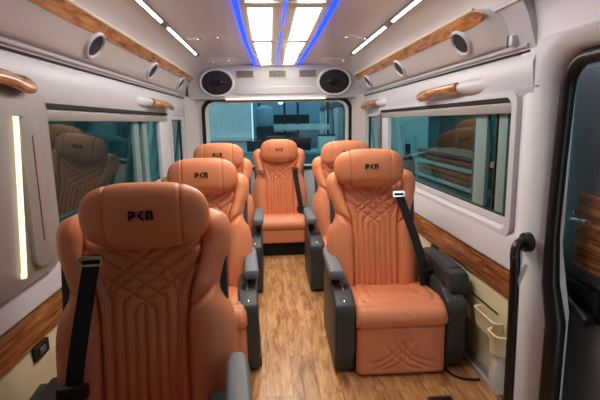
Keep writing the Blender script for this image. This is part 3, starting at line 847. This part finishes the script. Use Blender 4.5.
for ch in L1.children:
    if ch.name.split('.')[0] == 'backrest': ch.scale = (1.08, 1, 1)
belt(R1, [(.075, .405, .85), (.115, .385, .74), (.160, .345, .60), (.195, .315, .47), (.205, .31, .42)])
belt(L1, [(-.162, .40, .855), (-.176, .375, .77), (-.190, .335, .67), (-.203, .300, .57), (-.21, .285, .50)])

# centre rear bench seat: no consoles
C1 = bpy.data.objects.new('bench_seat', None); COL.objects.link(C1)
tag(C1, 'narrow tan leather seat in the middle of the back row, facing the aisle', 'seat', None)
C1.location = (.02, 4.06, 0)
for ch in P_seat.children:
    n = ch.name.split('.')[0]
    if n in ('backrest', 'headrest', 'seat_cushion'):
        copy_tree(ch, C1)
pose_back(C1, math.radians(8), -.02, .40)
for ch in C1.children:
    n = ch.name.split('.')[0]
    if n == 'headrest': ch.scale = (.94, 1, 1.08)
    if n == 'backrest': ch.scale = (1.03, 1, 1.02)
b = B(); box(b, -.30, .30, .06, .42, 0, .25, .01); finish('seat_base', b, M['black'], C1)
b = B(); box(b, -.215, .215, .0, .06, .135, .262, .02, 3); finish('front_skirt', b, M['leather'], C1)
belt(C1, [(.15, .345, .79), (.165, .325, .66), (.185, .295, .52), (.20, .275, .40)])
b = B(); ring_prism(b, rrect(-.17, .77, .032, .016, .008, 3), rrect(-.17, .77, .022, .007, .004, 3), 'Y', .335, .35); finish('belt_ring', b, M['chrome'], C1)

# ------------------------------------------------------------------ small fittings
def outlet(s, y, z, label):
    X = lambda v: s * v
    r = thing('power_outlet', label, 'outlet', (X(.93), y, z), None)
    a, c = sorted((0, -s * .016))
    b = B(); box(b, a, c, -.05, .05, -.026, .026, .006); finish('outlet_box', b, M['dark'], r)
    a, c = sorted((-s * .014, -s * .019))
    b = B(); box(b, a, c, -.02, .02, -.012, .012, .002); finish('socket', b, M['metalgrey'], r)
outlet(-1, 1.57, .455, 'small black power outlet on the cream wall panel at front left')
outlet(1, 2.62, .455, 'small black power outlet on the cream wall panel beside the right seat')

# wall pocket, bottle holder, netting on the right
r = thing('wall_pocket', 'cream storage tray with cup holder fixed to the lower right wall', 'pocket', (.94, 1.95, .3))
def wp(bm, name, m, **k):
    o = finish(name, bm, m, r, **k); o.location = (-.94, -1.95, -.3); return o
def bin_(bm, cx, cy, hx, hy, z0, z1, rad, taper=.85, wall=.008):
    n = 6
    def rg(hx_, hy_, z, r_): return [(x, y, z) for x, y in rrect(cx, cy, hx_, hy_, r_, n)]
    loft(bm, [rg(hx * taper, hy * taper, z0, rad * .9), rg(hx, hy, z1 - .006, rad), rg(hx + .003, hy + .003, z1, rad), rg(hx - wall, hy - wall, z1, rad * .8), rg((hx - wall) * taper, (hy - wall) * taper, z0 + .01, rad * .7)])
b = B(); bin_(b, .920, 1.90, .032, .11, .275, .355, .029); wp(b, 'long_tray', M['cream'])
b = B(); bin_(b, .902, 1.765, .042, .055, .24, .33, .039); wp(b, 'cup_holder', M['cream'])
b = B(); loft(b, [[(x, y, z) for x, y in rrect(.908, 1.765, .032 + k, .042 + k, .029)] for z, k in ((.06, .0), (.12, .004), (.19, .0), (.247, -.004))]); wp(b, 'net_bag', M['netting'])
b = B(); box(b, .925, .945, 1.84, 2.10, .376, .384); wp(b, 'slot', M['dark'])
b = B(); loft(b, [[(.958, y, .20), (.91 + k, y, .225), (.905 + k, y, .26), (.93, y, .30), (.958, y, .30)] for y, k in ((2.16, .03), (2.24, .0), (3.0, .0), (4.5, .0))]); struct('trim_18', b, M['cream'], angle=60)

# black grab pole at the door
r = thing('grab_pole', 'black curved grab pole fixed to the white pillar beside the sliding door', 'handle', (.88, 1.66, 0))
def gp(bm, name, m):
    o = finish(name, bm, m, r); o.location = (-.88, -1.66, 0); return o
b = B(); tube(b, smoothpath([(.925, 1.655, .765), (.895, 1.65, .765), (.875, 1.64, .750), (.866, 1.63, .715), (.864, 1.62, .66), (.862, 1.605, .3), (.862, 1.60, .0)], 7), .019, 14); gp(b, 'pole', M['rubber'])
b = B(); tube(b, [(.935, 1.657, .765), (.914, 1.655, .765), (.908, 1.655, .765)], [.04, .038, .026], 20); gp(b, 'mounting_flange', M['rubber'])
b = B(); tube(b, [(.862, 1.60, .0), (.862, 1.60, .012)], [.035, .03], 16); gp(b, 'foot_flange', M['rubber'])
b = B(); box(b, .872, .890, 1.60, 1.604, .60, .695, .002, rot=(0, .35, 0)); gp(b, 'paper_tag', M['duct'])

# cable and loose floor box
b = B(); tube(b, smoothpath([(.775, 2.045, .004 + .003), (.79, 1.985, .007), (.82, 1.95, .007), (.86, 1.935, .007), (.905, 1.93, .007)]), .006, 8)
tag(finish('power_cable', b, M['rubber']), 'black cable running from under the right seat to the wall', 'cable')
r = thing('floor_socket', 'small open metal socket box on the floor in front of the right seat', 'socket', (.645, 1.74, 0))
b = B(); prism(b, rrect(0, 0, .055, .04, .006, 2), 'Z', 0, .008); finish('socket_base', b, M['dark'], r)
b = B(); ring_prism(b, rrect(0, 0, .055, .04, .006, 2), rrect(0, 0, .047, .032, .004, 2), 'Z', .006, .035); finish('socket_rim', b, M['outrust'], r)

# ------------------------------------------------------------------ outside the van (seen through the tinted glass)
def out(name, bm, m, label, cat, group=None):
    return tag(finish(name, bm, m), label, cat, group)
b = B(); box(b, -14, 14, -6, 32, -.75, -.70); g = struct('ground', b, M['outground'])
b = B(); box(b, -2.5, -.42, 9.0, 9.6, -.7, 3.6); box(b, -2.5, -.40, 8.93, 9.0, .9, .98)
out('building', b, M['outpale'], 'plain white building wall behind the left half of the rear window', 'building')
# colonnade on the right of the yard
bt = thing('colonnade_building', 'long pale building with a row of pilasters, right half of the rear window', 'building', (2.0, 16, -.7))
b = B(); box(b, 2.0, 2.5, 7.2, 26, -.7, 1.66); o = finish('wall', b, M['outwall'], bt); o.location = (-2, -16, .7)
b = B(); prism(b, [(1.9, 1.66), (1.9, 1.78), (3.0, 2.45), (3.0, 1.66)], 'Y', 7.2, 26); o = finish('roof', b, M['outdark'], bt); o.location = (-2, -16, .7)
for k in range(8):
    y = 8.4 + k * 2.1
    b = B(); box(b, 1.86, 2.02, y, y + .75, -.7, 1.62, .01); o = finish('pilaster', b, M['outpale'], bt, smooth=False); o.location = (-2, -16, .7)
    b = B(); box(b, 1.96, 2.02, y + 1.05, y + 1.75, .2, 1.35); o = finish('doorway', b, M['outdark'], bt, smooth=False); o.location = (-2, -16, .7)
# mezzanine in the middle
mz = thing('mezzanine', 'dark steel mezzanine with railing outside the middle of the rear window', 'platform', (.1, 11, -.7))
def mp_(bm, name, m):
    o = finish(name, bm, m, mz, smooth=False); o.location = (-.1, -11, .7); return o
b = B(); box(b, -.35, 1.4, 11, 12.4, 1.05, 1.18); mp_(b, 'deck', M['outpale'])
b = B(); box(b, -.25, .65, 11.1, 11.2, .2, 1.0); mp_(b, 'shutter', M['outdark'])
b = B(); box(b, -.05, .95, 11.4, 11.5, 1.2, 1.42); mp_(b, 'parapet', M['outdark'])
for x in (-.3, .3, .62, 1.35):
    b = B(); box(b, x, x + .05, 11.02, 11.08, -.7, 1.9); mp_(b, 'post', M['outdark'])
b = B(); prism(b, [(-.35, 1.95), (1.3, 1.95), (1.0, 1.80), (0, 1.80)], 'Y', 10.8, 12); mp_(b, 'canopy', M['outdark'])
b = B(); box(b, -.5, 1.4, 13.0, 13.3, -.7, 3.6); out('back_wall', b, M['outblue'], 'bluish lit wall at the far end behind the mezzanine', 'wall')
fl = thing('flood_light', 'small bright white flood light hanging under the dark canopy outside', 'lamp', (.22, 10.6, 1.65))
b = B(); box(b, -.05, .05, -.03, .03, 0, .07, .01); finish('lamp_housing', b, M['outdark'], fl)
b = B(); box(b, -.045, .045, -.045, -.03, .005, .065, .01); finish('lamp_lens', b, M['flood'], fl)
b = B(); box(b, -.012, .012, -.01, .01, .07, .3); finish('bracket', b, M['outdark'], fl)
# air conditioner outside, modelled as a round tank on a stand
ac = thing('ac_unit', 'small pale blue air conditioner shaped like a tank, standing on the platform edge outside', 'tank', (-.15, 10.6, 1.15))
b = B(); loft(b, [[(math.cos(a) * q, math.sin(a) * q, z) for a in [2 * PI * j / 24 for j in range(24)]] for q, z in ((.17, 0), (.2, .05), (.2, .36), (.18, .42), (.06, .48))]); finish('ac_body', b, M['outblue'], ac)
b = B(); box(b, -.2, .2, -.2, .2, -1.85, 0); finish('ac_stand', b, M['outdark'], ac)
# workbench with boxes behind the van
wb = thing('workbench', 'low dark workbench outside, just behind the rear window', 'workbench', (.3, 8.5, -.7))
b = B(); box(b, -.95, 1.1, -.3, .3, 1.36, 1.42, .008); finish('bench_top', b, M['outwall'], wb)
for x in (-.9, 1.05):
    for y in (-.25, .25):
        b = B(); box(b, x - .04, x + .04, y - .04, y + .04, 0, 1.36); finish('leg', b, M['outdark'], wb, smooth=False)
BX = [(-.35, .26, .16, 'outdark', 'dark tool box at the left end of the workbench outside'), (.05, .34, .24, 'outrust', 'brown box on the workbench outside, beside the dark tool box'),
      (.50, .40, .20, 'dark', 'long black box in the middle of the workbench outside'), (1.0, .3, .26, 'outpale', 'pale box at the right end of the workbench outside')]
for x, w_, h, m_, lab in BX:
    t = thing('tool_box', lab, 'box', (x, 8.45, .72), 'boxes on the workbench')
    b = B(); box(b, -w_ / 2, w_ / 2, -.12, .12, 0, h, .012); finish('box_body', b, M[m_], t)
    b = B(); box(b, -w_ / 2 - .008, w_ / 2 + .008, -.128, .128, h, h + .03, .008); lid = finish('lid', b, M['outdark'], t)
    b = B(); tube(b, [(-.06, 0, h + .03), (-.05, 0, h + .06), (.05, 0, h + .06), (.06, 0, h + .03)], .008, 8); finish('carry_handle', b, M['rubber'], lid)
# right side yard: wall with windows, stacked sections, gas cylinder
rw = thing('yard_building', 'building wall with tall windows seen through the right side window', 'building', (3.2, 6, -.7))
def rp(bm, name, m):
    o = finish(name, bm, m, rw, smooth=False); o.location = (-3.2, -6, .7); return o
b = B(); box(b, 3.2, 3.5, -1, 11.0, -.7, 2.6); rp(b, 'wall', M['outblue'])
for y in (6.95, 7.75): 
    b = B(); box(b, 3.14, 3.22, y, y + .65, .5, 1.42, .01); rp(b, 'window', M['outrust'])
b = B(); box(b, 3.1, 3.2, 6.55, 6.7, -.7, 2.6); rp(b, 'downpipe', M['outpale'])
for k in range(9):
    b = B(); box(b, 2.0, 2.5, 4.2, 6.2, .28 + k * .066, .325 + k * .066, .008)
    out('metal_section', b, M['outrust'] if k % 3 else M['outwall'], 'long metal section in the stack outside the right window', 'metal bar', 'stacked metal sections')
b = B(); box(b, 2.02, 2.48, 4.3, 6.1, -.7, .28); out('pallet_stand', b, M['outdark'], 'dark stand under the stacked metal sections outside', 'stand')
b = B()
loft(b, [[(math.cos(a) * q, math.sin(a) * q, z) for a in [2 * PI * j / 20 for j in range(20)]] for q, z in ((.10, 0), (.115, .03), (.115, 1.55), (.09, 1.66), (.04, 1.73), (.035, 1.8), (.045, 1.81), (.04, 1.88))])
gc = out('gas_cylinder', b, M['dark'], 'dark gas cylinder standing outside the far end of the right window', 'gas cylinder'); gc.location = (1.95, 6.5, -.98)
# left yard
b = B(); box(b, -5.0, -4.7, -2, 26, -.7, 3.6); out('boundary_wall', b, M['outdark'], 'plain wall outside the left side windows', 'wall')

# ------------------------------------------------------------------ world, camera, render settings
w = bpy.data.worlds.new('World'); S.world = w; w.use_nodes = True
bg = w.node_tree.nodes['Background']; bg.inputs['Color'].default_value = (.80, .88, .90, 1); bg.inputs['Strength'].default_value = 1.6

cam = bpy.data.cameras.new('Camera'); co = bpy.data.objects.new('Camera', cam); COL.objects.link(co)
cam.sensor_width = 36; cam.lens = 450 / 600 * 36; cam.clip_start = .02
yaw, pitch, roll = math.radians(3.83658), math.radians(9.90112), math.radians(1.0)
f = Vector((math.sin(yaw) * math.cos(pitch), math.cos(yaw) * math.cos(pitch), -math.sin(pitch)))
r0 = Vector((math.cos(yaw), -math.sin(yaw), 0)); u0 = r0.cross(f)
r2 = math.cos(roll) * r0 - math.sin(roll) * u0; u2 = math.cos(roll) * u0 + math.sin(roll) * r0
mw = Matrix((r2, u2, -f)).transposed().to_4x4(); mw.translation = Vector((-.08, 0, 1.25)); co.matrix_world = mw
S.camera = co
S.view_settings.view_transform = 'Standard'; S.view_settings.look = 'None'; S.view_settings.gamma = 1
S.view_settings.use_curve_mapping = False; S.view_settings.exposure = 0.86
